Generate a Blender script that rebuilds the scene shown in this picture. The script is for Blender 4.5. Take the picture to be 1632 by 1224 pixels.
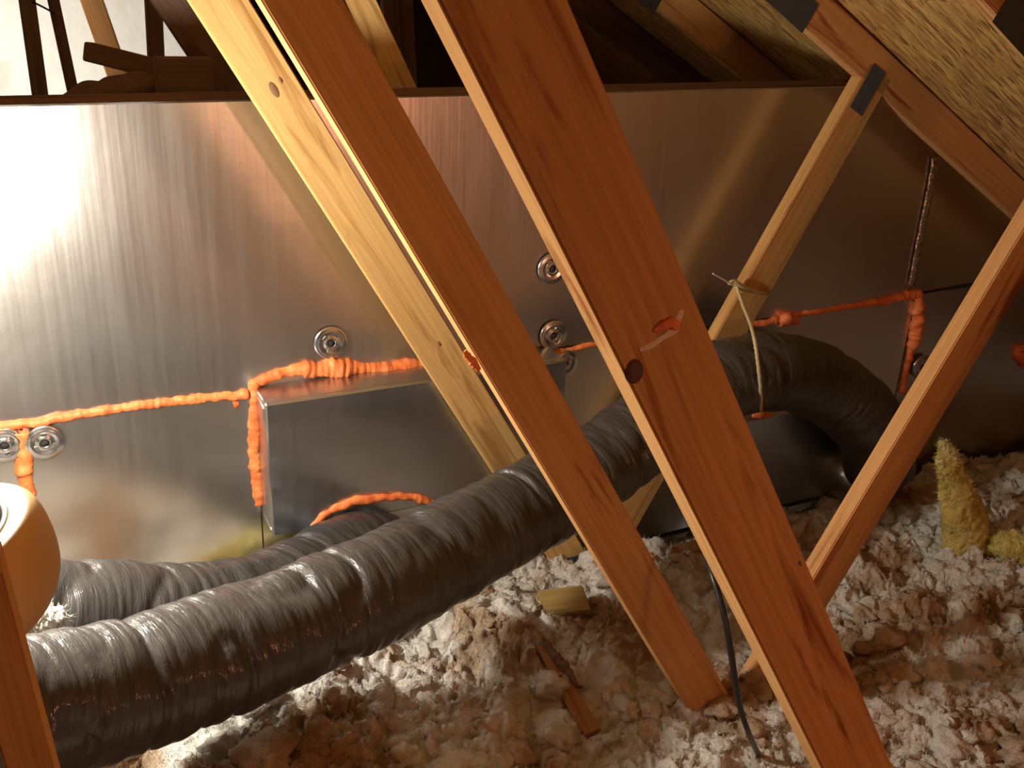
import bpy, bmesh, math, random
import numpy as np
from math import sin, cos, radians, pi, hypot
from mathutils import Vector, Matrix, noise

for o in list(bpy.data.objects):
    bpy.data.objects.remove(o, do_unlink=True)
SC = bpy.context.scene
COL = SC.collection
random.seed(5)

# ------------------------------------------------------------------ camera
CAM = Vector((0, 0, 1.6))
YAW, PITCH, ROLL, FPX = 27.104, 23.205, 2.608, 1633.3
_y, _p, _r = radians(YAW), radians(PITCH), radians(ROLL)
FW = Vector((sin(_y)*cos(_p), cos(_y)*cos(_p), -sin(_p)))
_rt = Vector((cos(_y), -sin(_y), 0)); _up = _rt.cross(FW)
RT = _rt*cos(_r) + _up*sin(_r); UP = _up*cos(_r) - _rt*sin(_r)
cd = bpy.data.cameras.new('camera'); cam = bpy.data.objects.new('camera', cd); COL.objects.link(cam)
cd.sensor_width = 36; cd.lens = FPX/1632*36; cd.clip_start = 0.02; cd.clip_end = 60
M = Matrix((RT, UP, -FW)).transposed().to_4x4(); M.translation = CAM
cam.matrix_world = M
SC.camera = cam

# ------------------------------------------------------------------ world, lights, exposure
w = bpy.data.worlds.new('world'); SC.world = w; w.use_nodes = True
bg = w.node_tree.nodes['Background']; bg.inputs[0].default_value = (0.05, 0.045, 0.05, 1); bg.inputs[1].default_value = 0.12
SC.view_settings.view_transform = 'Standard'; SC.view_settings.look = 'None'
SC.view_settings.gamma = 1; SC.view_settings.exposure = 0.0
SC.view_settings.use_curve_mapping = False

def point_light(name, loc, power, color, radius):
    l = bpy.data.lights.new(name, 'POINT'); l.energy = power; l.color = color; l.shadow_soft_size = radius
    o = bpy.data.objects.new(name, l); o.location = loc; COL.objects.link(o); return o
def spot_light(name, loc, target, power, color, radius, ang):
    l = bpy.data.lights.new(name, 'SPOT'); l.energy = power; l.color = color; l.shadow_soft_size = radius
    l.spot_size = radians(ang); l.spot_blend = 0.6
    o = bpy.data.objects.new(name, l); o.location = loc
    o.rotation_euler = (Vector(target)-Vector(loc)).to_track_quat('-Z', 'Y').to_euler(); COL.objects.link(o); return o
point_light('work_lamp_light', (-.135, 1.53, 1.13), 64, (1.0, 0.92, 0.77), 0.06)
point_light('warm_fill_light', (1.45, -1.1, 1.0), 22, (1.0, 0.42, 0.23), 0.09)  # added warm fill behind the camera, stands in for bounce on front faces
spot_light('far_side_lamp_light', (-0.35, 2.65, 1.0), (-0.05, 3.6, 1.35), 70, (1.0, 0.95, 0.84), 0.06, 88)

# ------------------------------------------------------------------ helpers
def ray(x, y): return FW + RT*((x-816)/FPX) + UP*((612-y)/FPX)
def at(x, y, Y):                       # point of the place seen at a pixel, at depth Y
    d = ray(x, y); return CAM + d*((Y-CAM.y)/d.y)
def atz(x, y, Z):
    d = ray(x, y); return CAM + d*((Z-CAM.z)/d.z)

def link(name, me, mat=None, parent=None, label=None, cat=None, group=None, kind=None):
    o = bpy.data.objects.new(name, me); COL.objects.link(o)
    if mat and me is not None and not me.materials: me.materials.append(mat)
    if parent is not None: setpar(o, parent)
    tag(o, label, cat, group, kind); return o
def setpar(o, parent):
    o.parent = parent
    m = parent.matrix_basis.copy(); p = parent.parent
    while p is not None: m = p.matrix_basis @ m; p = p.parent
    o.matrix_parent_inverse = m.inverted()
def tag(o, label=None, cat=None, group=None, kind=None):
    for k, v in (('label', label), ('category', cat), ('group', group), ('kind', kind)):
        if v: o[k] = v
    return o
def empty(name, loc, label=None, cat=None, group=None, kind=None):
    o = bpy.data.objects.new(name, None); COL.objects.link(o); o.location = loc; o.empty_display_size = .05
    return tag(o, label, cat, group, kind)
def mesh(name, v, f, smooth=False):
    me = bpy.data.meshes.new(name); me.from_pydata([tuple(a) for a in v], [], f); me.update()
    if smooth: me.polygons.foreach_set('use_smooth', [True]*len(me.polygons))
    return me
def np_mesh(name, v, f, smooth=True):
    me = bpy.data.meshes.new(name); n = f.shape[1]
    me.vertices.add(len(v)); me.vertices.foreach_set('co', v.astype(np.float32).ravel())
    me.loops.add(f.size); me.loops.foreach_set('vertex_index', f.astype(np.int32).ravel())
    me.polygons.add(len(f)); me.polygons.foreach_set('loop_start', np.arange(0, f.size, n, dtype=np.int32))
    me.polygons.foreach_set('loop_total', np.full(len(f), n, dtype=np.int32))
    me.polygons.foreach_set('use_smooth', np.full(len(f), smooth))
    me.update(calc_edges=True); me.validate(); return me
def box_mesh(name, sx, sy, sz, bev=0.002, c=(0, 0, 0)):
    bm = bmesh.new(); bmesh.ops.create_cube(bm, size=1)
    for v in bm.verts: v.co = Vector((v.co.x*sx+c[0], v.co.y*sy+c[1], v.co.z*sz+c[2]))
    if bev: bmesh.ops.bevel(bm, geom=bm.edges[:], offset=bev, segments=2, affect='EDGES', profile=.6)
    me = bpy.data.meshes.new(name); bm.to_mesh(me); bm.free(); return me
def box(name, lo, hi, mat, parent=None, bev=0.002, **k):
    lo, hi = Vector(lo), Vector(hi); c = (lo+hi)/2; s = hi-lo
    o = link(name, box_mesh(name, s.x, s.y, s.z, bev), mat, parent, **k)
    o.matrix_basis = Matrix.Translation(c); return o
def board(name, a, b, wide, thick, mat, parent=None, ndir=(0, -1, 0), bev=0.0025, wob=0.0, **k):
    """a timber from a to b; its wide face looks along ndir; local X is the grain"""
    a, b = Vector(a), Vector(b); x = (b-a).normalized(); n = Vector(ndir)
    n = (n - x*n.dot(x)).normalized(); y = n.cross(x)
    L = (b-a).length
    bm = bmesh.new(); bmesh.ops.create_cube(bm, size=1)
    for v in bm.verts: v.co = Vector((v.co.x*L, v.co.y*wide, v.co.z*thick))
    bmesh.ops.bevel(bm, geom=bm.edges[:], offset=bev, segments=2, affect='EDGES')
    me = bpy.data.meshes.new(name); bm.to_mesh(me); bm.free()
    o = link(name, me, mat, parent, **k)
    m = Matrix((x, y, n)).transposed().to_4x4(); m.translation = (a+b)/2
    o.matrix_basis = m; return o
def smooth_path(pts, n):
    """Catmull-Rom through pts (lists of floats), n samples"""
    P = np.array(pts, float); P = np.vstack([2*P[0]-P[1], P, 2*P[-1]-P[-2]])
    seg = len(P)-3; t = np.linspace(0, seg-1e-6, n); i = t.astype(int); u = (t-i)[:, None]
    p0, p1, p2, p3 = P[i], P[i+1], P[i+2], P[i+3]
    return .5*((2*p1)+(-p0+p2)*u+(2*p0-5*p1+4*p2-p3)*u**2+(-p0+3*p1-3*p2+p3)*u**3)
def frames(C):
    T = np.gradient(C, axis=0); T /= np.linalg.norm(T, axis=1)[:, None]
    N = np.zeros_like(T); up = np.array([0, 0, 1.]); n = up-T[0]*(up@T[0]); N[0] = n/np.linalg.norm(n)
    for i in range(1, len(T)):
        n = N[i-1]-T[i]*(N[i-1]@T[i]); N[i] = n/np.linalg.norm(n)
    return T, N, np.cross(T, N)
def tube(name, pts, rad, seg=10, n=None, rfun=None, cap=True, flat=1.0, smooth=True):
    n = n or max(8, len(pts)*6)
    C = smooth_path(pts, n); T, N, B = frames(C)
    s = np.concatenate([[0], np.cumsum(np.linalg.norm(np.diff(C, axis=0), axis=1))])
    R = np.full(n, rad) if np.isscalar(rad) else np.interp(np.linspace(0, 1, n), np.linspace(0, 1, len(rad)), rad)
    V = []
    for i in range(n):
        for j in range(seg):
            a = 2*pi*j/seg; r = R[i]
            if rfun: r *= rfun(s[i], a, C[i])
            V.append(C[i]+N[i]*cos(a)*r+B[i]*sin(a)*r*flat)
    F = [(i*seg+j, i*seg+(j+1) % seg, (i+1)*seg+(j+1) % seg, (i+1)*seg+j) for i in range(n-1) for j in range(seg)]
    if cap: F += [tuple(range(seg))[::-1], tuple((n-1)*seg+j for j in range(seg))]
    return mesh(name, V, F, smooth)
# numpy value noise (3D lattice)
_rng = np.random.RandomState(3); _lat = _rng.rand(64, 64, 64)
def vnoise(p):
    i = np.floor(p).astype(int); f = p-i; f = f*f*(3-2*f); i &= 63; j = (i+1) & 63
    x0, y0, z0 = i.T; x1, y1, z1 = j.T; a, b, c = f.T
    L = _lat
    return (((L[x0, y0, z0]*(1-a)+L[x1, y0, z0]*a)*(1-b)+(L[x0, y1, z0]*(1-a)+L[x1, y1, z0]*a)*b)*(1-c) +
            ((L[x0, y0, z1]*(1-a)+L[x1, y0, z1]*a)*(1-b)+(L[x0, y1, z1]*(1-a)+L[x1, y1, z1]*a)*b)*c)
def fbm(p, oct=4, g=.5):
    v = 0; a = 1; t = 0
    for k in range(oct): v = v+a*vnoise(p*(2.03**k)+17.3*k); t += a; a *= g
    return v/t

# ------------------------------------------------------------------ materials
def new_mat(name):
    m = bpy.data.materials.new(name); m.use_nodes = True; nt = m.node_tree
    return m, nt, nt.nodes['Principled BSDF']
def nd(nt, t, **k):
    n = nt.nodes.new(t)
    for a, b in k.items():
        if a.startswith('i_'):
            key = a[2:]; n.inputs[int(key) if key.isdigit() else key].default_value = b
        else: setattr(n, a, b)
    return n
def ramp(nt, fac, stops):
    r = nd(nt, 'ShaderNodeValToRGB'); e = r.color_ramp.elements
    while len(e) < len(stops): e.new(.5)
    for q, (p, c) in zip(e, stops): q.position = p; q.color = (*c, 1)
    nt.links.new(fac, r.inputs[0]); return r.outputs[0]
def coords(nt, scale=(1, 1, 1), uv=False, rnd=True):
    tc = nd(nt, 'ShaderNodeTexCoord'); mp = nd(nt, 'ShaderNodeMapping'); mp.inputs['Scale'].default_value = scale
    src = tc.outputs['UV' if uv else 'Object']
    if rnd:
        oi = nd(nt, 'ShaderNodeObjectInfo'); mu = nd(nt, 'ShaderNodeMath', operation='MULTIPLY', i_1=37.0)
        nt.links.new(oi.outputs['Random'], mu.inputs[0])
        ad = nd(nt, 'ShaderNodeVectorMath', operation='ADD')
        nt.links.new(src, ad.inputs[0]); nt.links.new(mu.outputs[0], ad.inputs[1]); src = ad.outputs[0]
    nt.links.new(src, mp.inputs['Vector']); return mp.outputs[0]
def noise_tex(nt, vec, scale, detail=4, rough=.55, dist=0.0):
    n = nd(nt, 'ShaderNodeTexNoise'); n.inputs['Scale'].default_value = scale; n.inputs['Detail'].default_value = detail
    n.inputs['Roughness'].default_value = rough; n.inputs['Distortion'].default_value = dist
    nt.links.new(vec, n.inputs['Vector']); return n.outputs['Fac']
def bump(nt, bsdf, h, strength, dist, prev=None):
    b = nd(nt, 'ShaderNodeBump'); b.inputs['Strength'].default_value = strength; b.inputs['Distance'].default_value = dist
    nt.links.new(h, b.inputs['Height'])
    if prev: nt.links.new(prev, b.inputs['Normal'])
    nt.links.new(b.outputs[0], bsdf.inputs['Normal']); return b.outputs[0]
def mixc(nt, fac, a, b, mode='MIX'):
    m = nd(nt, 'ShaderNodeMix', data_type='RGBA', blend_type=mode)
    if isinstance(fac, float): m.inputs[0].default_value = fac
    else: nt.links.new(fac, m.inputs[0])
    for s, v in ((6, a), (7, b)):
        if isinstance(v, tuple): m.inputs[s].default_value = (*v, 1)
        else: nt.links.new(v, m.inputs[s])
    return m.outputs[2]

def wood_mat(name, dark, mid, light, rough=.9, grain=1.0):
    m, nt, b = new_mat(name)
    v1 = coords(nt, (1.2, 14, 14)); n1 = noise_tex(nt, v1, 1.6*grain, 5, .6, .8)
    v2 = coords(nt, (3, 160, 160)); n2 = noise_tex(nt, v2, 1.0, 3, .6)
    v3 = coords(nt, (1, 4, 4)); n3 = noise_tex(nt, v3, 1.4, 3, .5)
    c = ramp(nt, n1, [(.33, dark), (.45, mid), (.66, mid), (.80, light)])
    f = ramp(nt, n2, [(.35, (.78, .74, .7)), (.6, (1, 1, 1))])
    c = mixc(nt, .8, c, f, 'MULTIPLY')
    g = ramp(nt, n3, [(.3, (.8, .72, .66)), (.6, (1.0, 1.0, 1.0))])
    c = mixc(nt, .7, c, g, 'MULTIPLY')
    nt.links.new(c, b.inputs['Base Color']); b.inputs['Roughness'].default_value = rough
    b.inputs['Specular IOR Level'].default_value = .0
    bump(nt, b, n2, .25, .002); return m
PINE = wood_mat('pine_timber', (.40, .19, .065), (.62, .37, .14), (.72, .47, .19))
PINE_RED = wood_mat('reddish_fir_timber', (.32, .11, .04), (.66, .36, .15), (.74, .46, .20))
PINE_PALE = wood_mat('pale_pine_timber', (.46, .25, .09), (.72, .47, .19), (.80, .57, .26))
DARK_SHADED = wood_mat('dark_and_shaded_timber', (.12, .075, .06), (.20, .13, .10), (.26, .17, .13))  # dark timber; shade on the framing beyond the wall is put into this colour
PLY = wood_mat('plywood_scrap', (.28, .18, .06), (.40, .28, .10), (.46, .33, .13), grain=2)
KRAFT = wood_mat('kraft_paper', (.30, .16, .07), (.40, .22, .10), (.45, .26, .12))

def osb_mat():
    m, nt, b = new_mat('osb_sheathing')
    tc = nd(nt, 'ShaderNodeTexCoord')
    outs = []
    for rot, sc in ((.15, (13, 120, 1)), (-.35, (16, 140, 1)), (.6, (19, 160, 1))):
        mp = nd(nt, 'ShaderNodeMapping'); mp.inputs['Rotation'].default_value = (0, 0, rot); mp.inputs['Scale'].default_value = sc
        nt.links.new(tc.outputs['Object'], mp.inputs['Vector'])
        vo = nd(nt, 'ShaderNodeTexVoronoi', feature='F1'); vo.inputs['Scale'].default_value = 1.0
        nt.links.new(mp.outputs[0], vo.inputs['Vector'])
        sx = nd(nt, 'ShaderNodeSeparateColor'); nt.links.new(vo.outputs['Color'], sx.inputs[0]); outs.append(sx.outputs[0])
    n = noise_tex(nt, tc.outputs['Object'], 9, 3)
    st = [(.0, (.12, .055, .015)), (.22, (.34, .18, .05)), (.6, (.50, .285, .085)), (1.0, (.70, .43, .14))]
    c1 = ramp(nt, outs[0], st); c2 = ramp(nt, outs[1], st); c3 = ramp(nt, outs[2], st)
    c = mixc(nt, .5, c1, c2); s = ramp(nt, n, [(.45, (0, 0, 0)), (.55, (1, 1, 1))]); c = mixc(nt, s, c, c3)
    nt.links.new(c, b.inputs['Base Color']); b.inputs['Roughness'].default_value = .75
    bump(nt, b, outs[0], .5, .004); return m
OSB = osb_mat()

def foil_mat(name, base, rough, wr=1.0, streak=1.0):
    m, nt, b = new_mat(name)
    b.inputs['Base Color'].default_value = (*base, 1); b.inputs['Metallic'].default_value = 1
    vs = coords(nt, (70, 1, 2.5)); ns = noise_tex(nt, vs, 1.0, 4, .6)            # upright brushing
    vd = coords(nt, (30, 1, 90)); nf = noise_tex(nt, vd, 2.0, 3, .6)
    vw = coords(nt, (2.6, 1, 2.2)); nw = noise_tex(nt, vw, 1.5, 3, .5, .4)         # soft buckles
    r = nd(nt, 'ShaderNodeMapRange'); r.inputs['To Min'].default_value = rough-.05; r.inputs['To Max'].default_value = rough+.07
    nt.links.new(ns, r.inputs['Value']); nt.links.new(r.outputs[0], b.inputs['Roughness'])
    p = bump(nt, b, nw, .12*wr, .02); p = bump(nt, b, ns, .10*streak, .003, p); bump(nt, b, nf, .10*streak, .001, p)
    return m
FOIL = foil_mat('foil_facing', (.74, .72, .70), .30)
FOIL_BOX = foil_mat('creased_foil', (.50, .52, .55), .33, 1.6, 1.4)
m, nt, b = new_mat('shiny_tape'); b.inputs['Base Color'].default_value = (.85, .87, .9, 1); b.inputs['Metallic'].default_value = 1
b.inputs['Roughness'].default_value = .16; bump(nt, b, noise_tex(nt, coords(nt, (1, 1, 1)), 70, 3), .8, .006); TAPE = m
m, nt, b = new_mat('galvanised_steel'); b.inputs['Base Color'].default_value = (.72, .74, .76, 1); b.inputs['Metallic'].default_value = 1
b.inputs['Roughness'].default_value = .24; STEEL = m
m, nt, b = new_mat('dull_plate_steel'); b.inputs['Base Color'].default_value = (.07, .075, .08, 1); b.inputs['Metallic'].default_value = .3
b.inputs['Roughness'].default_value = .55
vo = nd(nt, 'ShaderNodeTexVoronoi'); vo.inputs['Scale'].default_value = 90; bump(nt, b, vo.outputs[0], .8, .003); PLATE = m
m, nt, b = new_mat('dark_hole'); b.inputs['Base Color'].default_value = (.02, .02, .02, 1); b.inputs['Roughness'].default_value = .9; HOLE = m

m, nt, b = new_mat('orange_foam'); v = coords(nt)
c = ramp(nt, noise_tex(nt, v, 22, 3), [(.3, (.70, .13, .03)), (.7, (.95, .30, .09))])
nt.links.new(c, b.inputs['Base Color']); b.inputs['Roughness'].default_value = .55
bump(nt, b, noise_tex(nt, v, 60, 3), .5, .004); FOAM = m
m, nt, b = new_mat('white_smear'); b.inputs['Base Color'].default_value = (.80, .62, .52, 1); b.inputs['Roughness'].default_value = .8
bump(nt, b, noise_tex(nt, coords(nt), 80, 3), .6, .003); SMEAR = m
m, nt, b = new_mat('knot_wood'); b.inputs['Base Color'].default_value = (.10, .03, .025, 1); b.inputs['Roughness'].default_value = .6
KNOT = m
m, nt, b = new_mat('pale_knot_wood'); b.inputs['Base Color'].default_value = (.22, .11, .05, 1); b.inputs['Roughness'].default_value = .8; KNOT2 = m

def duct_mat(name, base):
    m, nt, b = new_mat(name)
    v = coords(nt, (1, 1, 1), uv=True); vs = coords(nt, (60, 3, 1), uv=True); vr = coords(nt, (170, 1.2, 1), uv=True)
    n1 = noise_tex(nt, vs, 1, 4, .6, .5); n2 = noise_tex(nt, vr, 1, 3, .5)
    c = ramp(nt, n1, [(.3, tuple(x*.8 for x in base)), (.7, tuple(x*1.15 for x in base))])
    nt.links.new(c, b.inputs['Base Color']); b.inputs['Roughness'].default_value = .42
    b.inputs['Specular IOR Level'].default_value = .4; b.inputs['Coat Weight'].default_value = .5; b.inputs['Coat Roughness'].default_value = .07
    n3 = noise_tex(nt, coords(nt, (26, 4, 1), uv=True), 1, 5, .65, 1.2)
    p = bump(nt, b, n1, .55, .006); p = bump(nt, b, n3, .5, .010, p); p = bump(nt, b, n2, .25, .002, p)
    nt.links.new(p, b.inputs['Coat Normal']); return m
DUCT = duct_mat('grey_duct_jacket', (.050, .048, .048))

m, nt, b = new_mat('loose_fill'); tc = nd(nt, 'ShaderNodeTexCoord'); v = tc.outputs['Object']
big = noise_tex(nt, v, 4.2, 4, .6); fine = noise_tex(nt, v, 42, 4, .6)
c = ramp(nt, big, [(.36, (.44, .28, .16)), (.45, (.68, .54, .41)), (.50, (.88, .85, .80)), (.60, (.87, .84, .78)), (.74, (.86, .68, .58))])
f = ramp(nt, fine, [(.30, (.60, .50, .40)), (.48, (1, 1, 1))]); c = mixc(nt, .45, c, f, 'MULTIPLY')
nt.links.new(c, b.inputs['Base Color']); b.inputs['Roughness'].default_value = 1; b.inputs['Specular IOR Level'].default_value = 0
p = bump(nt, b, noise_tex(nt, v, 95, 5, .7), 1.0, .010); bump(nt, b, noise_tex(nt, v, 300, 3, .7), .8, .004, p); FILL = m
m, nt, b = new_mat('yellow_fibreglass'); v = coords(nt)
c = ramp(nt, noise_tex(nt, v, 14, 4), [(.3, (.50, .36, .08)), (.55, (.76, .64, .20)), (.75, (.80, .74, .42))])
nt.links.new(c, b.inputs['Base Color']); b.inputs['Roughness'].default_value = 1
bump(nt, b, noise_tex(nt, v, 70, 5, .7), 1, .012); BATT = m
m, nt, b = new_mat('black_cable'); b.inputs['Base Color'].default_value = (.015, .015, .017, 1); b.inputs['Roughness'].default_value = .35; CABLE = m
m, nt, b = new_mat('tan_plastic'); v = coords(nt)
c = ramp(nt, noise_tex(nt, v, 6, 2), [(.3, (.56, .34, .13)), (.7, (.64, .41, .17))])
nt.links.new(c, b.inputs['Base Color']); b.inputs['Roughness'].default_value = .45; SHADE = m
m, nt, b = new_mat('grey_liner'); b.inputs['Base Color'].default_value = (.25, .24, .27, 1); b.inputs['Roughness'].default_value = .5; LINER = m
m, nt, b = new_mat('twine'); b.inputs['Base Color'].default_value = (.52, .44, .24, 1); b.inputs['Roughness'].default_value = .7
bump(nt, b, noise_tex(nt, coords(nt), 200, 2), .6, .002); TWINE = m
m, nt, b = new_mat('white_tie'); b.inputs['Base Color'].default_value = (.8, .78, .68, 1); b.inputs['Roughness'].default_value = .4; TIE = m
m, nt, b = new_mat('white_sheeting'); v = coords(nt)
c = ramp(nt, noise_tex(nt, v, 3, 4), [(.25, (.45, .44, .38)), (.42, (.80, .79, .74)), (.8, (.86, .86, .83))])
nt.links.new(c, b.inputs['Base Color']); b.inputs['Roughness'].default_value = .8
bump(nt, b, noise_tex(nt, v, 7, 3), .4, .03); SHEET = m
m, nt, b = new_mat('gypsum'); b.inputs['Base Color'].default_value = (.5, .46, .40, 1); b.inputs['Roughness'].default_value = .9; GYP = m
m, nt, b = new_mat('glass_bulb'); b.inputs['Base Color'].default_value = (1, .95, .85, 1); b.inputs['Transmission Weight'].default_value = 1
b.inputs['Roughness'].default_value = .3; GLASS = m

# ------------------------------------------------------------------ the setting
WY = 2.06                       # face of the foil wall
XP, ZP = -0.36, 2.651           # ridge (underside line of the rafters)
CA = (0.264, -0.594); CB = (2.028, 0.546); CR = (1.441, -1.714)     # X = a + s*(z-1.6)
YF, YB = -2.6, 5.4
box('floor', (-3.2, YF, -.03), (4.9, YB, 0.0), GYP, bev=0, kind='structure')

# roof decks (the sheathing lies on the rafters)
nR = Vector((1, 0, 1.714)).normalized()                # normal of the right slope
sl = Vector((1.714, 0, -1)).normalized()
ridge = Vector((XP, 0, ZP)) + nR*.091
ridge = Vector((XP, 0, ridge.z + (ridge.x-XP)*(1/1.714)))
def deck(name, side):
    d = Vector((sl.x*side, 0, sl.z)); n = Vector((nR.x*side, 0, nR.z))
    L = 6.0; a = ridge; c = a + d*(L/2) + n*.007 + Vector((0, (YF+YB)/2, 0))
    root = empty(name, ridge, kind='structure')
    mx = Matrix((d, Vector((0, 1, 0)), d.cross(Vector((0, 1, 0))))).transposed().to_4x4()
    k = 0
    for i in range(5):                                   # sheets with small gaps, running along the ridge
        for j in range(4):
            x0 = i*1.22; y0 = YF + j*2.0
            me = box_mesh('osb_sheet', 1.216, 1.996, .012, .001)
            o = link('osb_sheet', me, OSB, root)
            mm = mx.copy(); mm.translation = a + d*(x0+.61) + n*.008 + Vector((0, y0+1.0, 0))
            o.matrix_basis = mm
deck('ceiling', 1); tag(bpy.data.objects['ceiling'], 'oriented strand board roof deck sloping down to the right')
deck('ceiling', -1); tag(bpy.data.objects['ceiling.001'], 'oriented strand board roof deck of the other slope')

# foil wall: boards, tape, foam, plates
wall = empty('wall_back', (0, WY, 0), kind='structure', label='foil faced insulation board wall with orange foamed seams')
def foil_board(x0, x1, z0, z1, tilt=0.0, dy=0.0, lab=None):
    nx = max(2, int((x1-x0)/.03)); nz = max(2, int((z1-z0)/.03))
    xs = np.linspace(x0, x1, nx); zs = np.linspace(z0, z1, nz)
    X, Z = np.meshgrid(xs, zs); X = X.ravel(); Z = Z.ravel()
    p = np.stack([X*2.0, Z*3.5, np.full_like(X, x0*3)], 1)
    dd = (fbm(p, 3)-.5)*.006*min(1, 1)
    cx, cz = (x0+x1)/2, (z0+z1)/2
    Yv = dd + dy + ((X-cx)*tilt if abs(tilt) < .02 else (X-x0)*tilt)
    n = len(X)
    V = np.vstack([np.stack([X-cx, Yv, Z-cz], 1), np.stack([X-cx, Yv+.026, Z-cz], 1)])
    F = []
    for i in range(nz-1):
        for j in range(nx-1):
            a = i*nx+j; F.append((a, a+1, a+1+nx, a+nx)); F.append((n+a, n+a+nx, n+a+1+nx, n+a+1))
    rim = [j for j in range(nx)] + [i*nx+nx-1 for i in range(1, nz)] + [(nz-1)*nx+j for j in range(nx-2, -1, -1)] + [i*nx for i in range(nz-2, 0, -1)]
    for a, c in zip(rim, rim[1:]+rim[:1]): F.append((a, n+a, n+c, c))
    me = np_mesh('foil_board', V, np.array(F), True); me.set_sharp_from_angle(angle=radians(35))
    o = link('foil_board', me, FOIL, wall); o.matrix_basis = Matrix.Translation((cx, WY, cz))
    if lab: o['label'] = lab
    return o
foil_board(-1.3, 2.352, .689, 1.298, lab='long upper foil board with the bright lamp glare')
foil_board(2.358, 3.9, .700, 1.298, .07, .001, lab='dark mirrored upper foil board right of the tape')
foil_board(-1.3, -.038, .05, .683); foil_board(-.032, .424, .05, .683, -.004)
foil_board(.428, 1.172, .05, .683); foil_board(1.178, 2.385, .05, .683, .003); foil_board(2.40, 4.6, .05, .692, -.006)
box('top_plate', (-1.3, WY+.032, 1.262), (2.6, WY+.13, 1.300), DARK_SHADED, wall, label='dark timber plate along the top of the wall')
for x in (-.9, -.3, .31, .92, 1.53, 2.14):
    board('stud', (x, WY+.08, .05), (x, WY+.08, 1.262), .089, .038, DARK_SHADED, wall, ndir=(1, 0, 0))
# shiny tape over the upright joint
tp = [at(1488, 250, WY)+Vector((0, -.004, 0)), at(1480, 300, WY)+Vector((0, -.004, 0)), at(1470, 350, WY)+Vector((0, -.004, 0)), at(1460, 400, WY)+Vector((0, -.004, 0)), at(1450, 455, WY)+Vector((0, -.004, 0))]
V = []; F = []
C = smooth_path([list(p) for p in tp], 60)
for i, p in enumerate(C):
    wv = .007*noise.noise(Vector((i*.7, 3, 1)))
    for j, dx in enumerate((-.013, -.004, .004, .013)):
        V.append((p[0]+dx+wv*.4, WY-.003-.007*abs(noise.noise(Vector((i*.9, j*2.1, 5))))-.002, p[2]))
for i in range(len(C)-1):
    for j in range(3): a = i*4+j; F.append((a, a+1, a+5, a+4))
tm = mesh('seam_tape', V, F, True); o = link('seam_tape', tm, TAPE, wall, label='crinkled shiny tape over the upright joint')
sm = o.modifiers.new('thick', 'SOLIDIFY'); sm.thickness = .001

def foam(pts, rad, parent, lab=None, seed=0, lump=.42, freq=48, sag=1.0, Yoff=0.0, name='foam_bead'):
    def rf(s, a, c):
        q = Vector((s*freq, cos(a)*.7+seed*9.1, sin(a)*.7))
        b = noise.noise(q*1.0)*lump + noise.noise(q*2.7)*lump*.5
        ring = .30*abs(noise.noise(Vector((s*75, seed*3.3, 1))))-.1
        return max(.35, 1+b+ring)
    P = [[p.x, p.y+Yoff, p.z] for p in pts]
    L = sum((Vector(P[i+1])-Vector(P[i])).length for i in range(len(P)-1))
    me = tube(name, P, rad, 12, max(14, int(L/.004)), rf)
    o = link(name, me, FOAM, parent, label=lab); return o
W = lambda x, y: at(x, y, WY)
X0 = Vector((-.7, WY, .688))
foam([X0, W(0, 681), W(120, 661), W(250, 643), W(395, 628)], [.008, .010, .010, .009, .010, .012], wall, 'long orange foam bead along the left seam', 1)
foam([W(33, 688), W(36, 715), W(38, 745), W(42, 770), W(48, 792)], [.012, .013, .020, .012, .012], wall, 'short upright orange foam bead beside the steel washers', 2)
foam([W(372, 644), W(380, 642)], [.010, .006], wall, None, 3)
foam([W(862, 563), W(885, 562), W(915, 556), W(945, 549), W(1050, 536)], [.014, .010, .007, .007, .006], wall, 'thin orange foam seam between two timber webs', 4)
foam([W(886, 566), W(888, 580), W(889, 600)], [.011, .010, .008], wall, 'short upright foam stub below the seam', 5)
foam([W(1190, 518), W(1230, 512), W(1260, 504), W(1330, 492), W(1400, 481), W(1440, 472), W(1466, 468)], [.008, .012, .009, .008, .012, .016, .012], wall, 'orange foam seam rising to the taped corner', 6)
foam([W(1240, 514), W(1252, 507), W(1270, 512)], [.018, .026, .012], wall, 'orange foam blob above the arched duct', 7, lump=.6)
foam([W(1462, 472), W(1462, 500), W(1458, 530), W(1452, 558)], [.016, .022, .026, .016], wall, 'thick orange foam patch on the right upright joint', 8)
foam([W(1452, 555), W(1444, 590), W(1438, 625)], [.012, .010, .010], wall, None, 9)
foam([W(1628, 552), W(1627, 566), W(1632, 580)], [.02, .026, .02], wall, 'orange foam blob at the far right edge', 10)

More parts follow.
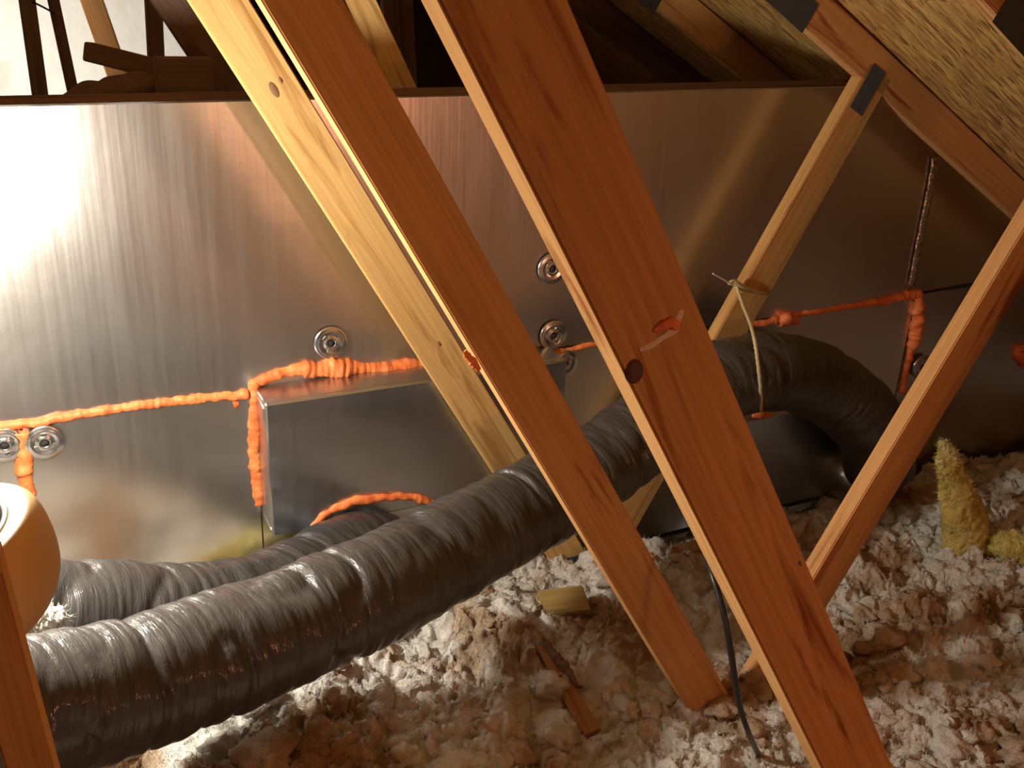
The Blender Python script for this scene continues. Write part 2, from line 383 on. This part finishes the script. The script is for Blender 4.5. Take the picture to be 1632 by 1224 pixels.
def plate_parts(px, py, lab, tilt=0):
    c = W(px, py); R = .0375
    prof = [(0.006, -.001), (.009, -.006), (.013, -.0065), (.016, -.003), (.020, -.0025), (.025, -.0055), (.029, -.0055), (.032, -.003), (.036, -.0045), (R, -.0005)]
    n = 36; V = []; F = []
    for r, y in prof:
        for k in range(n): a = 2*pi*k/n; V.append((r*cos(a), y, r*sin(a)))
    for i in range(len(prof)-1):
        for k in range(n): F.append((i*n+k, i*n+(k+1) % n, (i+1)*n+(k+1) % n, (i+1)*n+k))
    o = link('washer_plate', mesh('washer_plate', V, F, True), STEEL, wall, label=lab)
    o.matrix_basis = Matrix.Translation(c+Vector((0, -.005, 0))) @ Matrix.Rotation(tilt, 4, 'Y') @ Matrix.Rotation(.04*sin(px), 4, 'Z')
    h = link('screw_head', tube('screw_head', [[0, -.0075, 0], [0, -.002, 0]], .0065, 12, 6), HOLE, o)
    h.matrix_parent_inverse = Matrix.Identity(4)
    for k in range(3):
        a = 2*pi*k/3+.6
        d = link('press_dimple', box_mesh('press_dimple', .010, .002, .006, .0008), STEEL, o)
        d.matrix_parent_inverse = Matrix.Identity(4)
        d.matrix_basis = Matrix.Translation((.0185*cos(a), -.0045, .0185*sin(a))) @ Matrix.Rotation(-a+pi/2, 4, 'Y') @ Matrix.Rotation(.25*(k-1), 4, 'Z')
plate_parts(526, 545, 'bright steel washer plate above the foamed box', .3)
plate_parts(71, 703, 'steel washer plate right of the short foam bead', 1.1)
plate_parts(7, 707, 'steel washer plate at the left picture edge', 2.0)
plate_parts(878, 427, 'dim washer plate high between two webs', .6)
plate_parts(880, 533, 'dim washer plate just above the thin foam seam', 1.6)
plate_parts(898, 578, 'dim washer plate just below the thin foam seam', .9)
plate_parts(1466, 583, 'dark washer plate below the right foam patch', .9)

# ------------------------------------------------------------------ roof trusses
def PX(c, z): return c[0]+c[1]*(z-1.6)
def truss(Y, label, mats, webs=True, right=True, wA=True):
    yc = Y+.019
    t = empty('roof_truss', (1.18, yc, 0), label, 'roof truss', 'roof trusses across the attic')
    mA, mB, mR = mats
    h = .0445
    def on(c, z, side):                                       # axis point: half a board off the front-left edge line
        s = c[1]; k = hypot(1, s); return Vector((PX(c, z)+side*h*k, yc, z))
    board('bottom_chord', (-2.9, yc, .0465), (4.3, yc, .0465), .089, .038, PINE, t)
    if wA: board('web', on(CA, 2.52, 1), on(CA, .135, 1), .089, .038, mA, t, label='broad web falling from the ridge towards the right')
    if Y < 2.3: board('web', on(CB, 1.356, 1), on(CB, .115, 1), .089, .038, mB, t, label='web rising from the floor to the middle of the rafter')
    mir = lambda p: Vector((2*XP-p.x, p.y, p.z))
    for a, bq in ((on(CA, 2.52, 1), on(CA, .135, 1)), (on(CB, 1.356, 1), on(CB, .115, 1))):
        board('web', mir(a), mir(bq), .089, .038, PINE, t)
    ra = Vector((XP, yc, ZP)) + nR*.0445; rb = ra + sl*5.1; ra = ra + sl*.03
    board('top_chord', ra, rb, .089, .038, mR, t, label='sloping rafter under the roof deck')
    board('top_chord', mir(ra), mir(rb), .089, .038, PINE, t)
    # toothed plates
    def gp(x, z, sx, sz, rot):
        o = link('connector_plate', box_mesh('connector_plate', sx, .0015, sz, .0004), PLATE, t)
        o.matrix_basis = Matrix.Translation((x, Y-.0006, z)) @ Matrix.Rotation(rot, 4, 'Y'); return o
    gp(1.23, .10, .16, .13, 0)
    gp(XP, ZP+.02, .20, .12, 0)
    pj = at(1383, 143, 1.917)
    if Y < 2.2: gp(pj.x, pj.z, .115, .048, radians(-62))
    pk = at(1262, 3, 1.917)
    if Y < 2.6: gp(pk.x, pk.z, .14, .072, math.atan(1/1.714))
    return t
T0 = truss(.697, 'nearest roof truss with a broad web carrying a foam smear and dark knot', (PINE_RED, PINE, PINE))
T1 = truss(1.307, 'second roof truss from the camera, standing in front of the grey duct', (PINE_RED, PINE_RED, PINE_RED))
T2 = truss(1.917, 'roof truss close against the foil wall, behind the grey duct', (PINE_PALE, PINE, PINE_RED))
T3 = truss(2.527, 'shadowed roof truss beyond the foil wall', (DARK_SHADED, DARK_SHADED, PINE))
T4 = truss(3.137, 'furthest roof truss seen in the dark above the foil wall', (DARK_SHADED, DARK_SHADED, DARK_SHADED), wA=False)
# knot, smear and foam on the nearest web
kc = at(1011, 592, .697)
V = []; F = []; n = 24
for i, (r, y) in enumerate([(.0, -.0022), (.006, -.0022), (.0095, -.0012), (.0115, .0008)]):
    for k in range(n): a = 2*pi*k/n; V.append((r*cos(a)*.85, y, r*sin(a)*1.15))
for i in range(3):
    for k in range(n): F.append((i*n+k, i*n+(k+1) % n, (i+1)*n+(k+1) % n, (i+1)*n+k))
o = link('wood_knot', mesh('wood_knot', V, F, True), KNOT, T0, label='dark round knot near the web edge'); o.matrix_basis = Matrix.Translation(kc) @ Matrix.Rotation(-.3, 4, 'Y')
def knot(px, py, Yp, r, par):
    pts = []
    for q_, y_ in ((.0003, -.0012), (r*.6, -.0012), (r, .0006)):
        for k in range(16): pts.append((q_*cos(pi*k/8)*.6, y_, q_*sin(pi*k/8)*1.3))
    fs = [(i*16+k, i*16+(k+1) % 16, (i+1)*16+(k+1) % 16, (i+1)*16+k) for i in range(2) for k in range(16)]
    o = link('wood_knot', mesh('wood_knot', pts, fs, True), KNOT2, par); o.matrix_basis = Matrix.Translation(at(px, py, Yp)) @ Matrix.Rotation(-.5, 4, 'Y')
knot(437, 143, 1.917, .014, T2); knot(447, 128, 1.917, .006, T2); knot(700, 548, 1.917, .006, T2)
knot(978, 960, 1.307, .006, T1); knot(1275, 898, .697, .004, T0)
def smear(name, pts, rad, mat, parent, lab, seed, Yp, flat=.25):
    def rf(s, a, c): return max(.4, 1+.6*noise.noise(Vector((s*120, cos(a)*.8+seed*7, sin(a)*.8))))
    P = [list(at(x, y, Yp)) for x, y in pts]
    C = smooth_path(P, 26); V = []; F = []; seg = 10
    R = np.interp(np.linspace(0, 1, 26), np.linspace(0, 1, len(rad)), rad)
    for i in range(26):
        tn = C[min(i+1, 25)]-C[max(i-1, 0)]; tn /= np.linalg.norm(tn); pn = np.array([-tn[2], 0, tn[0]])
        for j in range(seg):
            a = 2*pi*j/seg; r = R[i]*rf(i*.003, a, None)
            V.append(C[i]+pn*cos(a)*r+np.array([0, 1, 0])*sin(a)*r*flat)
    for i in range(25):
        for j in range(seg): F.append((i*seg+j, i*seg+(j+1) % seg, (i+1)*seg+(j+1) % seg, (i+1)*seg+j))
    F += [tuple(range(seg)), tuple(25*seg+j for j in range(seg))]
    return link(name, mesh(name, V, F, True), mat, parent, label=lab)
smear('paint_smear', [(1020, 558), (1038, 550), (1060, 535), (1076, 524), (1080, 508), (1088, 494)], [.002, .0035, .0035, .004, .003, .0045, .002], SMEAR, T0, 'pale smear across the web face', 1, .697)
smear('foam_smear', [(1042, 527), (1058, 518), (1074, 516), (1078, 526)], [.002, .0045, .0055, .003], FOAM, T0, 'orange foam dab on the pale smear', 2, .696, .4)
smear('foam_smear', [(740, 560), (752, 575), (764, 590)], [.004, .007, .004], FOAM, T1, 'orange foam dab on the web edge', 3, 1.306, .4)

# ------------------------------------------------------------------ ducts
def duct(name, path, R, label, seed, sag=(), closed=True, wr=1.0):
    P = [list(at(x, y, Y)) for x, y, Y in path]
    n = 460; seg = 72
    C = smooth_path(P, n)
    s = np.concatenate([[0], np.cumsum(np.linalg.norm(np.diff(C, axis=0), axis=1))]); L = s[-1]
    n = int(L/.0035); C = np.stack([np.interp(np.linspace(0, L, n), s, C[:, k]) for k in range(3)], 1)
    s = np.linspace(0, L, n)
    T, N, B = frames(C)
    S, A = np.meshgrid(s, np.linspace(0, 2*pi, seg, endpoint=False), indexing='ij')
    ca, sa = np.cos(A).ravel(), np.sin(A).ravel(); Sr = S.ravel()
    tw = .5*fbm(np.stack([Sr*6, ca*1.0+5, sa*1.0+seed], 1), 2)
    sharp = lambda v: 1-np.abs(2*v-1)
    w1 = sharp(vnoise(np.stack([(Sr+tw*.05)*26+seed*3, ca*.9+9, sa*.9+9], 1)))**3       # wrinkle lines across the jacket
    w2 = sharp(vnoise(np.stack([(Sr+tw*.03)*70+seed, ca*1.6+3, sa*1.6+3], 1)))**2
    lo = fbm(np.stack([Sr*7+seed, ca*.6, sa*.6], 1), 2)-.5
    rings = .5+.5*np.cos(Sr*2*pi/.034)
    w3 = np.clip((sharp(vnoise(np.stack([(Sr+tw*.08)*13+seed*5, ca*.5+2, sa*.5+7], 1)))-.72)/.28, 0, 1)**2
    r = R*(1+.05*lo) + wr*(-.0035*w1 - .0022*w2 - .008*w3 + .0004*rings)
    V = C.repeat(seg, 0) + (N.repeat(seg, 0)*ca[:, None] + B.repeat(seg, 0)*sa[:, None])*r[:, None]
    i = np.arange(n-1)[:, None]*seg; j = np.arange(seg)[None]; jn = (j+1) % seg
    F = np.stack([i+j, i+jn, i+seg+jn, i+seg+j], -1).reshape(-1, 4)
    org = V.mean(0)
    me = np_mesh(name, V-org, F, True)
    uv = me.uv_layers.new(name='UVMap')
    us = np.stack([np.broadcast_to((s[:-1])[:, None], (n-1, seg)), np.broadcast_to((s[:-1])[:, None], (n-1, seg)),
                   np.broadcast_to((s[1:])[:, None], (n-1, seg)), np.broadcast_to((s[1:])[:, None], (n-1, seg))], -1)
    vv = np.broadcast_to(np.stack([j[0]/seg, (j[0]+1)/seg, (j[0]+1)/seg, j[0]/seg], -1)[None], (n-1, seg, 4))
    uv.data.foreach_set('uv', np.stack([us, vv], -1).astype(np.float32).ravel())
    o = bpy.data.objects.new(name, me); o.location = org; me.materials.append(DUCT)
    COL.objects.link(o); tag(o, label, 'air duct', 'flexible air ducts'); return o, C
MAIN = [(-190, 1190, 1.16), (-60, 1160, 1.19), (90, 1122, 1.24), (230, 1085, 1.29), (430, 1010, 1.37), (600, 938, 1.45), (740, 865, 1.55), (880, 787, 1.65), (990, 716, 1.72), (1085, 645, 1.755),
        (1160, 603, 1.77), (1235, 592, 1.78), (1310, 612, 1.79), (1365, 652, 1.80), (1398, 705, 1.82), (1402, 745, 1.84)]
d1, C1 = duct('flexible_duct', MAIN, .1, 'long grey flexible duct sweeping up in front of the foil wall to a strap', 1)
BACK = [(612, 882, 1.955), (560, 890, 1.90), (490, 925, 1.82), (410, 962, 1.74), (310, 985, 1.68), (190, 985, 1.63), (60, 985, 1.59), (-90, 985, 1.55), (-220, 985, 1.5)]
d2, C2 = duct('flexible_duct', BACK, .105, 'short grey flexible duct leaving the foamed box, behind the long duct', 7)

# ------------------------------------------------------------------ foil boxes over the duct boots
def foil_box(name, lo, hi, label, seed):
    root = empty(name, ((lo[0]+hi[0])/2, hi[1], lo[2]), label, 'duct box')
    t = .012
    def panel(pn, a, c, lab=None):
        a, c = Vector(a), Vector(c); s = c-a
        bm = bmesh.new(); bmesh.ops.create_cube(bm, size=1)
        for v in bm.verts: v.co = Vector((v.co.x*s.x, v.co.y*s.y, v.co.z*s.z))
        bmesh.ops.bevel(bm, geom=bm.edges[:], offset=.003, segments=1, affect='EDGES')
        bmesh.ops.subdivide_edges(bm, edges=[e for e in bm.edges if e.calc_length() > .05], cuts=14, use_grid_fill=True)
        cc = (a+c)/2
        for v in bm.verts:
            w_ = v.co+cc
            k = noise.noise(Vector((w_.x*3+seed, w_.y*9, w_.z*10)))*.004 + noise.noise(Vector((w_.x*14, w_.y*14+seed, w_.z*24)))*.0022
            ax = min(range(3), key=lambda q: s[q])
            if abs(v.co[ax]) > s[ax]*.3: v.co[ax] += k
        me = bpy.data.meshes.new(pn); bm.to_mesh(me); bm.free()
        me.polygons.foreach_set('use_smooth', [True]*len(me.polygons)); me.set_sharp_from_angle(angle=radians(28))
        o = link(pn, me, FOIL_BOX, root, label=lab); o.matrix_basis = Matrix.Translation(cc); return o
    panel('front_panel', (lo[0], lo[1], lo[2]), (hi[0], lo[1]+t, hi[2]))
    panel('top_panel', (lo[0], lo[1]+t+.001, hi[2]-t), (hi[0], hi[1]-.004, hi[2]))
    panel('bottom_panel', (lo[0], lo[1]+t+.001, lo[2]), (hi[0], hi[1]-.004, lo[2]+t))
    panel('side_panel', (lo[0], lo[1]+t+.001, lo[2]+t+.001), (lo[0]+t, hi[1]-.004, hi[2]-t-.001))
    panel('side_panel', (hi[0]-t, lo[1]+t+.001, lo[2]+t+.001), (hi[0], hi[1]-.004, hi[2]-t-.001))
    return root
B1 = foil_box('insulation_box', (.428, 1.962, .375), (1.150, WY, .695), 'shallow foil wrapped box foamed to the wall behind the pale web', 1)
foam([W(407, 607), W(405, 640), W(405, 700), W(408, 750), W(414, 803)], [.014, .012, .015, .014, .013], B1, 'orange foam bead down the left side of the box', 11)
foam([W(402, 612), W(440, 597), W(478, 588), W(500, 588), W(530, 585), W(562, 586), W(590, 587), W(610, 588), W(650, 582), W(690, 579), W(720, 577), W(880, 560)],
     [.011, .012, .013, .021, .015, .025, .022, .013, .014, .017, .017, .010, .010, .009, .008], B1, 'lumpy orange foam bead along the top of the box', 12, lump=.3)
FB = lambda x, y: at(x, y, 1.962)
foam([FB(496, 838), FB(520, 818), FB(560, 800), FB(610, 793), FB(650, 792), FB(680, 798), FB(700, 812), FB(712, 840)], [.006, .010, .011, .010, .010, .011, .007, .008], B1, 'curved orange foam collar where the duct enters', 13)
B2 = foil_box('insulation_box', (1.40, 1.955, .14), (2.10, WY, .44), 'foil wrapped box under the arched duct, near the floor fill', 5)
foam([at(1200, 663, 1.955), at(1212, 660, 1.955), at(1228, 661, 1.955)], [.006, .014, .008], B2, 'orange foam dab on the box top', 14)
# short dark boot beside the second box
me = tube('duct_boot', [list(at(1392, 768, 1.88)), list(at(1362, 760, 1.93)), list(at(1335, 752, 1.99))], [.085, .085, .08], 24, 30, lambda s, a, c: 1+.06*noise.noise(Vector((s*30, a, 2))))
link('duct_boot', me, FOIL_BOX, B2, label='rounded foil boot on the end of the box')

# ------------------------------------------------------------------ hanging strap and tie on the web behind the duct
st = empty('hanging_strap', at(1180, 462, 1.915), 'yellowish twine strap tied round a web, holding up the arched duct', 'strap')
P = [at(1172, 452, 1.905), at(1177, 466, 1.89), at(1186, 492, 1.83), at(1197, 520, 1.74), at(1203, 545, 1.685), at(1208, 580, 1.667), at(1212, 620, 1.672), at(1213, 655, 1.70)]
link('twine_drop', tube('twine_drop', [list(p) for p in P], .0042, 10, 60, lambda s, a, c: 1+.15*sin(s*500+a)), TWINE, st)
kn = at(1174, 456, 1.905)
link('twine_loop', tube('twine_loop', [list(at(1160, 452, 1.910)), list(at(1170, 450, 1.905)), list(at(1182, 458, 1.905)), list(at(1200, 464, 1.910)), list(at(1222, 469, 1.910))], [.004, .008, .009, .006, .004], 10, 40), TWINE, st)
link('tie_tail', tube('tie_tail', [list(at(1136, 436, 1.88)), list(at(1152, 445, 1.89)), list(at(1170, 455, 1.905))], [.0016, .002, .0025], 8, 20), TIE, st, label='thin white tie end sticking out')

# ------------------------------------------------------------------ tan tub and the post at the left
TUB = at(-96, 882, 1.12); TS = .86
lp = empty('plastic_tub', TUB, 'tan rounded plastic tub with a pale lip at the left picture edge', 'tub')
ax = Vector((.30, .02, -.95)).normalized()
u = ax.orthogonal().normalized(); vv_ = ax.cross(u)
prof = [(.0, .142), (.04, .140), (.075, .128), (.100, .108), (.118, .080), (.127, .048), (.130, .018), (.129, -.002), (.125, -.012), (.116, -.018),
        (.098, -.018), (.089, -.012), (.088, -.002), (.090, .014), (.092, .045), (.080, .080), (.055, .108), (.0, .124)]     # (radius, along the axis)
pr = smooth_path([list(q) for q in prof], 70); na = 64
V = [tuple(ax*q[1]*TS+(u*cos(2*pi*k/na)+vv_*sin(2*pi*k/na))*max(q[0], .0002)*TS) for q in pr for k in range(na)]
F = [(i*na+k, i*na+(k+1) % na, (i+1)*na+(k+1) % na, (i+1)*na+k) for i in range(69) for k in range(na)]
me = mesh('tub_shell', V, F, True); me.materials.append(SHADE); me.materials.append(LINER)
me.polygons.foreach_set('material_index', [1 if f[0]//na > 44 else 0 for f in F])
o = link('tub_shell', me, SHADE, lp); o.matrix_parent_inverse = Matrix.Identity(4)
pts_ = [list(TUB+ax*-.012*TS+(u*cos(a)+vv_*sin(a))*.090*TS) for a in np.linspace(0, 2*pi, 41)]
link('inner_seal', tube('inner_seal', pts_, .006, 10, 120), STEEL, lp, label='grey ring inside the lip')
pa, pb = at(-29, 925, .84), at(54, 1224, .84)
dv = (pa-pb).normalized()
post = board('timber_post', pb - dv*((pb.z-.02)/dv.z), pa + dv*.02, .038, .060, PINE_RED, None, ndir=(.0, -1, 0), label='red brown timber post in front of the duct at lower left', cat='post')

# ------------------------------------------------------------------ loose fill
def hgt(X, Y):
    S = lambda t: np.clip(t, 0, 1)**2*(3-2*np.clip(t, 0, 1))
    h = .170 + 0*X
    h = h + .20*S((.85-X)/.6)*(1-.75*S((Y-1.72)/.28))
    h = h - .10*S((Y-1.78)/.22)*S((X-1.0)/.3)
    h = h + .05*S((X-1.7)/.4)*(1-S((Y-1.5)/.25))
    h = h + .07*np.exp(-((X-.80)/.18)**2-((Y-1.62)/.14)**2)
    p = np.stack([X.ravel(), Y.ravel(), np.zeros(X.size)], 1)
    h = h + (.075*(fbm(p*4.5, 2)-.5) + .055*(fbm(p*15+3, 3)-.5)).reshape(X.shape)
    return h
xs = np.arange(-.75, 3.5, .0048); ys = np.arange(.45, WY-.03, .0048)
GX, GY = np.meshgrid(xs, ys); H = hgt(GX, GY)
p = np.stack([GX.ravel(), GY.ravel(), H.ravel()], 1)
wp = p + .05*(np.stack([vnoise(p*14), vnoise(p*14+9), vnoise(p*14+21)], 1)-.5)
b1 = 1-np.abs(2*fbm(wp*17, 2)-1)*2.0; b2 = fbm(wp*52+5, 3, .7)
puff = np.clip(.5+2.0*(fbm(wp*15+2, 2)-.5), 0, 1)
fz = .028*puff + .012*b1*puff + .048*(b2-.5) - .010
p[:, 2] += fz
p[:, 0] += .016*(vnoise(p*55+11)-.5); p[:, 1] += .016*(vnoise(p*55+31)-.5)
nx = len(xs); a = (np.arange(len(ys)-1)[:, None]*nx+np.arange(nx-1)[None]).ravel()
Fq = np.stack([a, a+1, a+1+nx, a+nx], 1)
# torn clumps lying on the surface
bm = bmesh.new(); bmesh.ops.create_icosphere(bm, subdivisions=3, radius=1); bm.verts.ensure_lookup_table()
IV = np.array([v.co[:] for v in bm.verts]); IF = np.array([[v.index for v in f.verts] for f in bm.faces]); bm.free()
rng = np.random.RandomState(11); K = 900
ii = rng.choice(np.flatnonzero(p[:, 1] < WY-.09), K); cc = p[ii]; cr = .012+.026*rng.rand(K)**2
D = IV[None]*np.ones((K, 1, 1)); q = (D*1.3*(cr[:, None, None]/.02) + cc[:, None]*37).reshape(-1, 3)
rr = (.25+1.05*fbm(q, 2)+.75*(fbm(q*3.1+7, 3, .65)-.3)).reshape(K, -1, 1)
CV = D*rr*cr[:, None, None]*np.stack([rng.uniform(.8, 1.7, K), rng.uniform(.8, 1.7, K), rng.uniform(.5, .9, K)], 1)[:, None] + cc[:, None]
CF = (IF[None]+(np.arange(K)*len(IV))[:, None, None]).reshape(-1, 3)
# stray fibres that soften every edge
base = np.vstack([p, CV.reshape(-1, 3)]); NB = 200000
bi = rng.randint(0, len(base), NB); bp = base[bi]
keep = (bp[:, 0] > -.1) & (bp[:, 1] > .8) & (bp[:, 1] < WY-.05); bp = bp[keep]; NB = len(bp)
dr = rng.normal(size=(NB, 3)); dr[:, 2] = np.abs(dr[:, 2])+.2; dr /= np.linalg.norm(dr, axis=1)[:, None]
ln = rng.uniform(.005, .016, NB)[:, None]; sd = np.cross(dr, rng.normal(size=(NB, 3))); sd /= np.linalg.norm(sd, axis=1)[:, None]
md = bp+dr*ln*.5+sd*ln*.15
FVt = np.stack([bp-sd*.0006, bp+sd*.0006, md+sd*.0005, bp+dr*ln, md-sd*.0005], 1)
fo = len(p)+CV.shape[0]*CV.shape[1]+np.arange(NB)[:, None]*5
FF = np.vstack([fo+np.array([[0, 1, 2]]), fo+np.array([[0, 2, 4]]), fo+np.array([[4, 2, 3]])])
Vall = np.vstack([p, CV.reshape(-1, 3), FVt.reshape(-1, 3)])
Tri = np.vstack([Fq[:, [0, 1, 2]], Fq[:, [0, 2, 3]], CF+len(p), FF])
o = link('loose_fill_insulation', np_mesh('loose_fill_insulation', Vall, Tri, True), FILL, None,
         'fluffy white and tan loose fill insulation over the attic floor', 'insulation', kind='stuff')

def ground(x, y, dz=0):
    P = atz(x, y, .2)
    for _ in range(8): P = atz(x, y, float(hgt(np.array([[P.x]]), np.array([[P.y]]))[0, 0])+.012+dz)
    return P
# yellow fibreglass scraps
def lump(name, pts, rad, mat, label, cat, seed, flat=.6, am=.5, group=None, nf=2600):
    def rf(s, a, c): return max(.3, 1+am*noise.noise(Vector((s*18, cos(a)*1.2+seed*5, sin(a)*1.2)))+am*.3*noise.noise(Vector((s*40, cos(a)*3+seed, sin(a)*3))))
    me = tube(name, [list(p) for p in pts], rad, 44, 90, rf, flat=flat)
    rg = np.random.RandomState(seed)
    co = np.array([v.co[:] for v in me.vertices]); no = np.array([v.normal[:] for v in me.vertices])
    co += no*(.018*(fbm(co*95+seed, 3, .7)-.5))[:, None]
    me.vertices.foreach_set('co', co.astype(np.float32).ravel()); me.update()
    bm = bmesh.new(); bm.from_mesh(me)
    for k in rg.randint(0, len(co), nf):                     # loose fibres
        d = no[k]+rg.normal(size=3)*.7; d /= np.linalg.norm(d); q_ = co[k]; l_ = rg.uniform(.004, .014)
        w_ = np.cross(d, rg.normal(size=3)); w_ *= .0006/np.linalg.norm(w_)
        bm.faces.new([bm.verts.new(q_-w_), bm.verts.new(q_+w_), bm.verts.new(q_+d*l_)])
    bm.to_mesh(me); bm.free()
    return link(name, me, mat, None, label, cat, group)
g1 = ground(1545, 875)
lump('fibreglass_scrap', [g1+Vector((.02, .02, -.03)), at(1534, 820, g1.y+.03), at(1520, 770, g1.y+.05), at(1510, 735, g1.y+.06), at(1503, 703, g1.y+.07)], [.062, .055, .040, .028, .010], BATT, 'yellow fibreglass scrap standing upright against the dark gap', 'insulation', 1, am=.28, flat=.5)
g2 = ground(1572, 872); g3 = ground(1640, 888)
lump('fibreglass_scrap', [g2+Vector((0, 0, .0)), (g2+g3)/2+Vector((0, 0, .01)), g3], [.02, .04, .045, .035], BATT, 'yellow fibreglass tuft lying at the right picture edge', 'insulation', 2, am=.4)
lump('fibreglass_scrap', [Vector((.20, 2.00, .20)), Vector((.34, 2.00, .235)), Vector((.46, 2.0, .27)), Vector((.54, 1.99, .25))], [.02, .035, .035, .02], BATT, 'yellow fibreglass strip at the foot of the foil wall, behind the short duct', 'insulation', 3, am=.4)
t1 = at(75, 990, 1.44)
lump('insulation_tuft', [at(40, 1000, 1.42), at(75, 990, 1.42), at(108, 980, 1.42)], [.012, .026, .024, .008], FILL, 'pinkish tuft of insulation between the two ducts near the tan tub', 'insulation', 4, am=.5, nf=250)
# wood scraps
a_, b_ = ground(862, 1030, .02), ground(945, 1170, .0)
sc = board('wood_splinter', a_, b_, .040, .014, KRAFT, None, ndir=(0, -.35, 1), label='brown splintered strip of wood lying on the loose fill', cat='wood scrap')
me = sc.data
for v in me.vertices:
    if v.co.x < -.05: v.co.y *= .6; v.co.z += .006
sb = link('torn_bark', tube('torn_bark', [list(a_+Vector((0, 0, .01))), list(a_*.7+b_*.3+Vector((.012, 0, .014))), list(a_*.45+b_*.55+Vector((.02, 0, .010)))], [.012, .020, .008], 10, 30,
          lambda s, a, c: 1+.7*noise.noise(Vector((s*90, a*1.5, 4))), flat=.5), DARK_SHADED, sc, label='dark torn end')
sb.matrix_parent_inverse = sc.matrix_basis.inverted()
c_ = ground(897, 962, .010)
board('plywood_block', c_+Vector((-.052, .01, 0)), c_+Vector((.055, -.012, 0)), .075, .028, PLY, None, ndir=(.35, -.35, 1), label='small tan plywood block half sunk in the loose fill', cat='wood scrap')
a_, b_ = at(1045, 893, 1.80), at(1128, 868, 1.86)
board('kraft_strip', a_, b_, .05, .004, KRAFT, None, ndir=(0, -.5, 1), label='brown paper strip lying beneath the second foil box', cat='paper', bev=.001)
# black cable
P = [at(1118, 850, 1.30), at(1130, 900, 1.20), at(1146, 950, 1.15), at(1158, 1000, 1.12), at(1168, 1060, 1.10), at(1178, 1120, 1.09), at(1192, 1165, 1.09), ground(1212, 1208), ground(1235, 1235, -.01)]
link('cable', tube('cable', [list(p) for p in P], .0055, 12, 110), CABLE, None, 'black cable hanging beside the nearest web down to the loose fill', 'cable')

# ------------------------------------------------------------------ beyond the wall
o = box('wall_far', (-1.6, 3.62, 0), (.66, 3.64, 2.75), SHEET, bev=0, kind='structure', label='bright white sheeting lit beyond the foil wall')
box('wall_gable', (-3.2, YB-.02, 0), (4.9, YB, 2.9), DARK_SHADED, bev=0, kind='structure')
def post2(name, a, b, Y, w_, mat, label, cat='stud', th=.038):
    a, b = at(*a, Y), at(*b, Y); d = (b-a).normalized()
    return board(name, a-d*.55, b+d*.12, w_, th, mat, None, label=label, cat=cat)
post2('stud', (43, 0), (65, 160), 2.80, .036, DARK_SHADED, 'leftmost dark stud against the white sheeting')
post2('stud', (85, 0), (117, 150), 2.86, .026, DARK_SHADED, 'thin dark leaning strip, second from the left against the sheeting')
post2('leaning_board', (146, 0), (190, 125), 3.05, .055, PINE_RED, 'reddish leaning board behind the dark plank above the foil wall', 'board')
post2('stud', (244, 0), (250, 120), 2.95, .040, DARK_SHADED, 'dark upright stud right of the reddish leaning board')
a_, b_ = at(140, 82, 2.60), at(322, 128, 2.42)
board('plank', a_, b_, .042, .038, DARK_SHADED, None, label='dark plank sticking out to the left above the foil wall', cat='plank')
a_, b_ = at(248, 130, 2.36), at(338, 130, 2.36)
board('timber_block', a_, b_, .10, .05, DARK_SHADED, None, label='dark timber block resting above the foil wall', cat='block')
post2('stud', (632, 0), (640, 140), 3.3, .10, DARK_SHADED, 'dim upright post in the dark between the two near webs')
a_, b_ = at(556, -40, 2.42), at(652, 165, 2.42)
board('diagonal_brace', a_-(b_-a_).normalized()*.5, b_+(b_-a_).normalized()*.1, .060, .038, PINE_PALE, None, label='pale brace beyond the wall, lit above and shaded below', cat='brace')
link('wire', tube('wire', [list(at(50, 2, 2.75)), list(at(70, 12, 2.78)), list(at(88, 22, 2.82))], .0025, 8, 20), CABLE, None, 'thin wire between the two leftmost studs', 'wire')
me = tube('dark_heap', [list(at(70, 185, 2.45)), list(at(140, 160, 2.45)), list(at(215, 150, 2.45)), list(at(270, 150, 2.45)), list(at(330, 160, 2.45))], [.02, .035, .045, .05, .04], 20, 60,
          lambda s, a, c: 1+.5*noise.noise(Vector((s*20, cos(a)*1.5, sin(a)*1.5))))
link('rubble_heap', me, DARK_SHADED, None, 'dark lumpy heap just above the wall top at left', 'rubble')
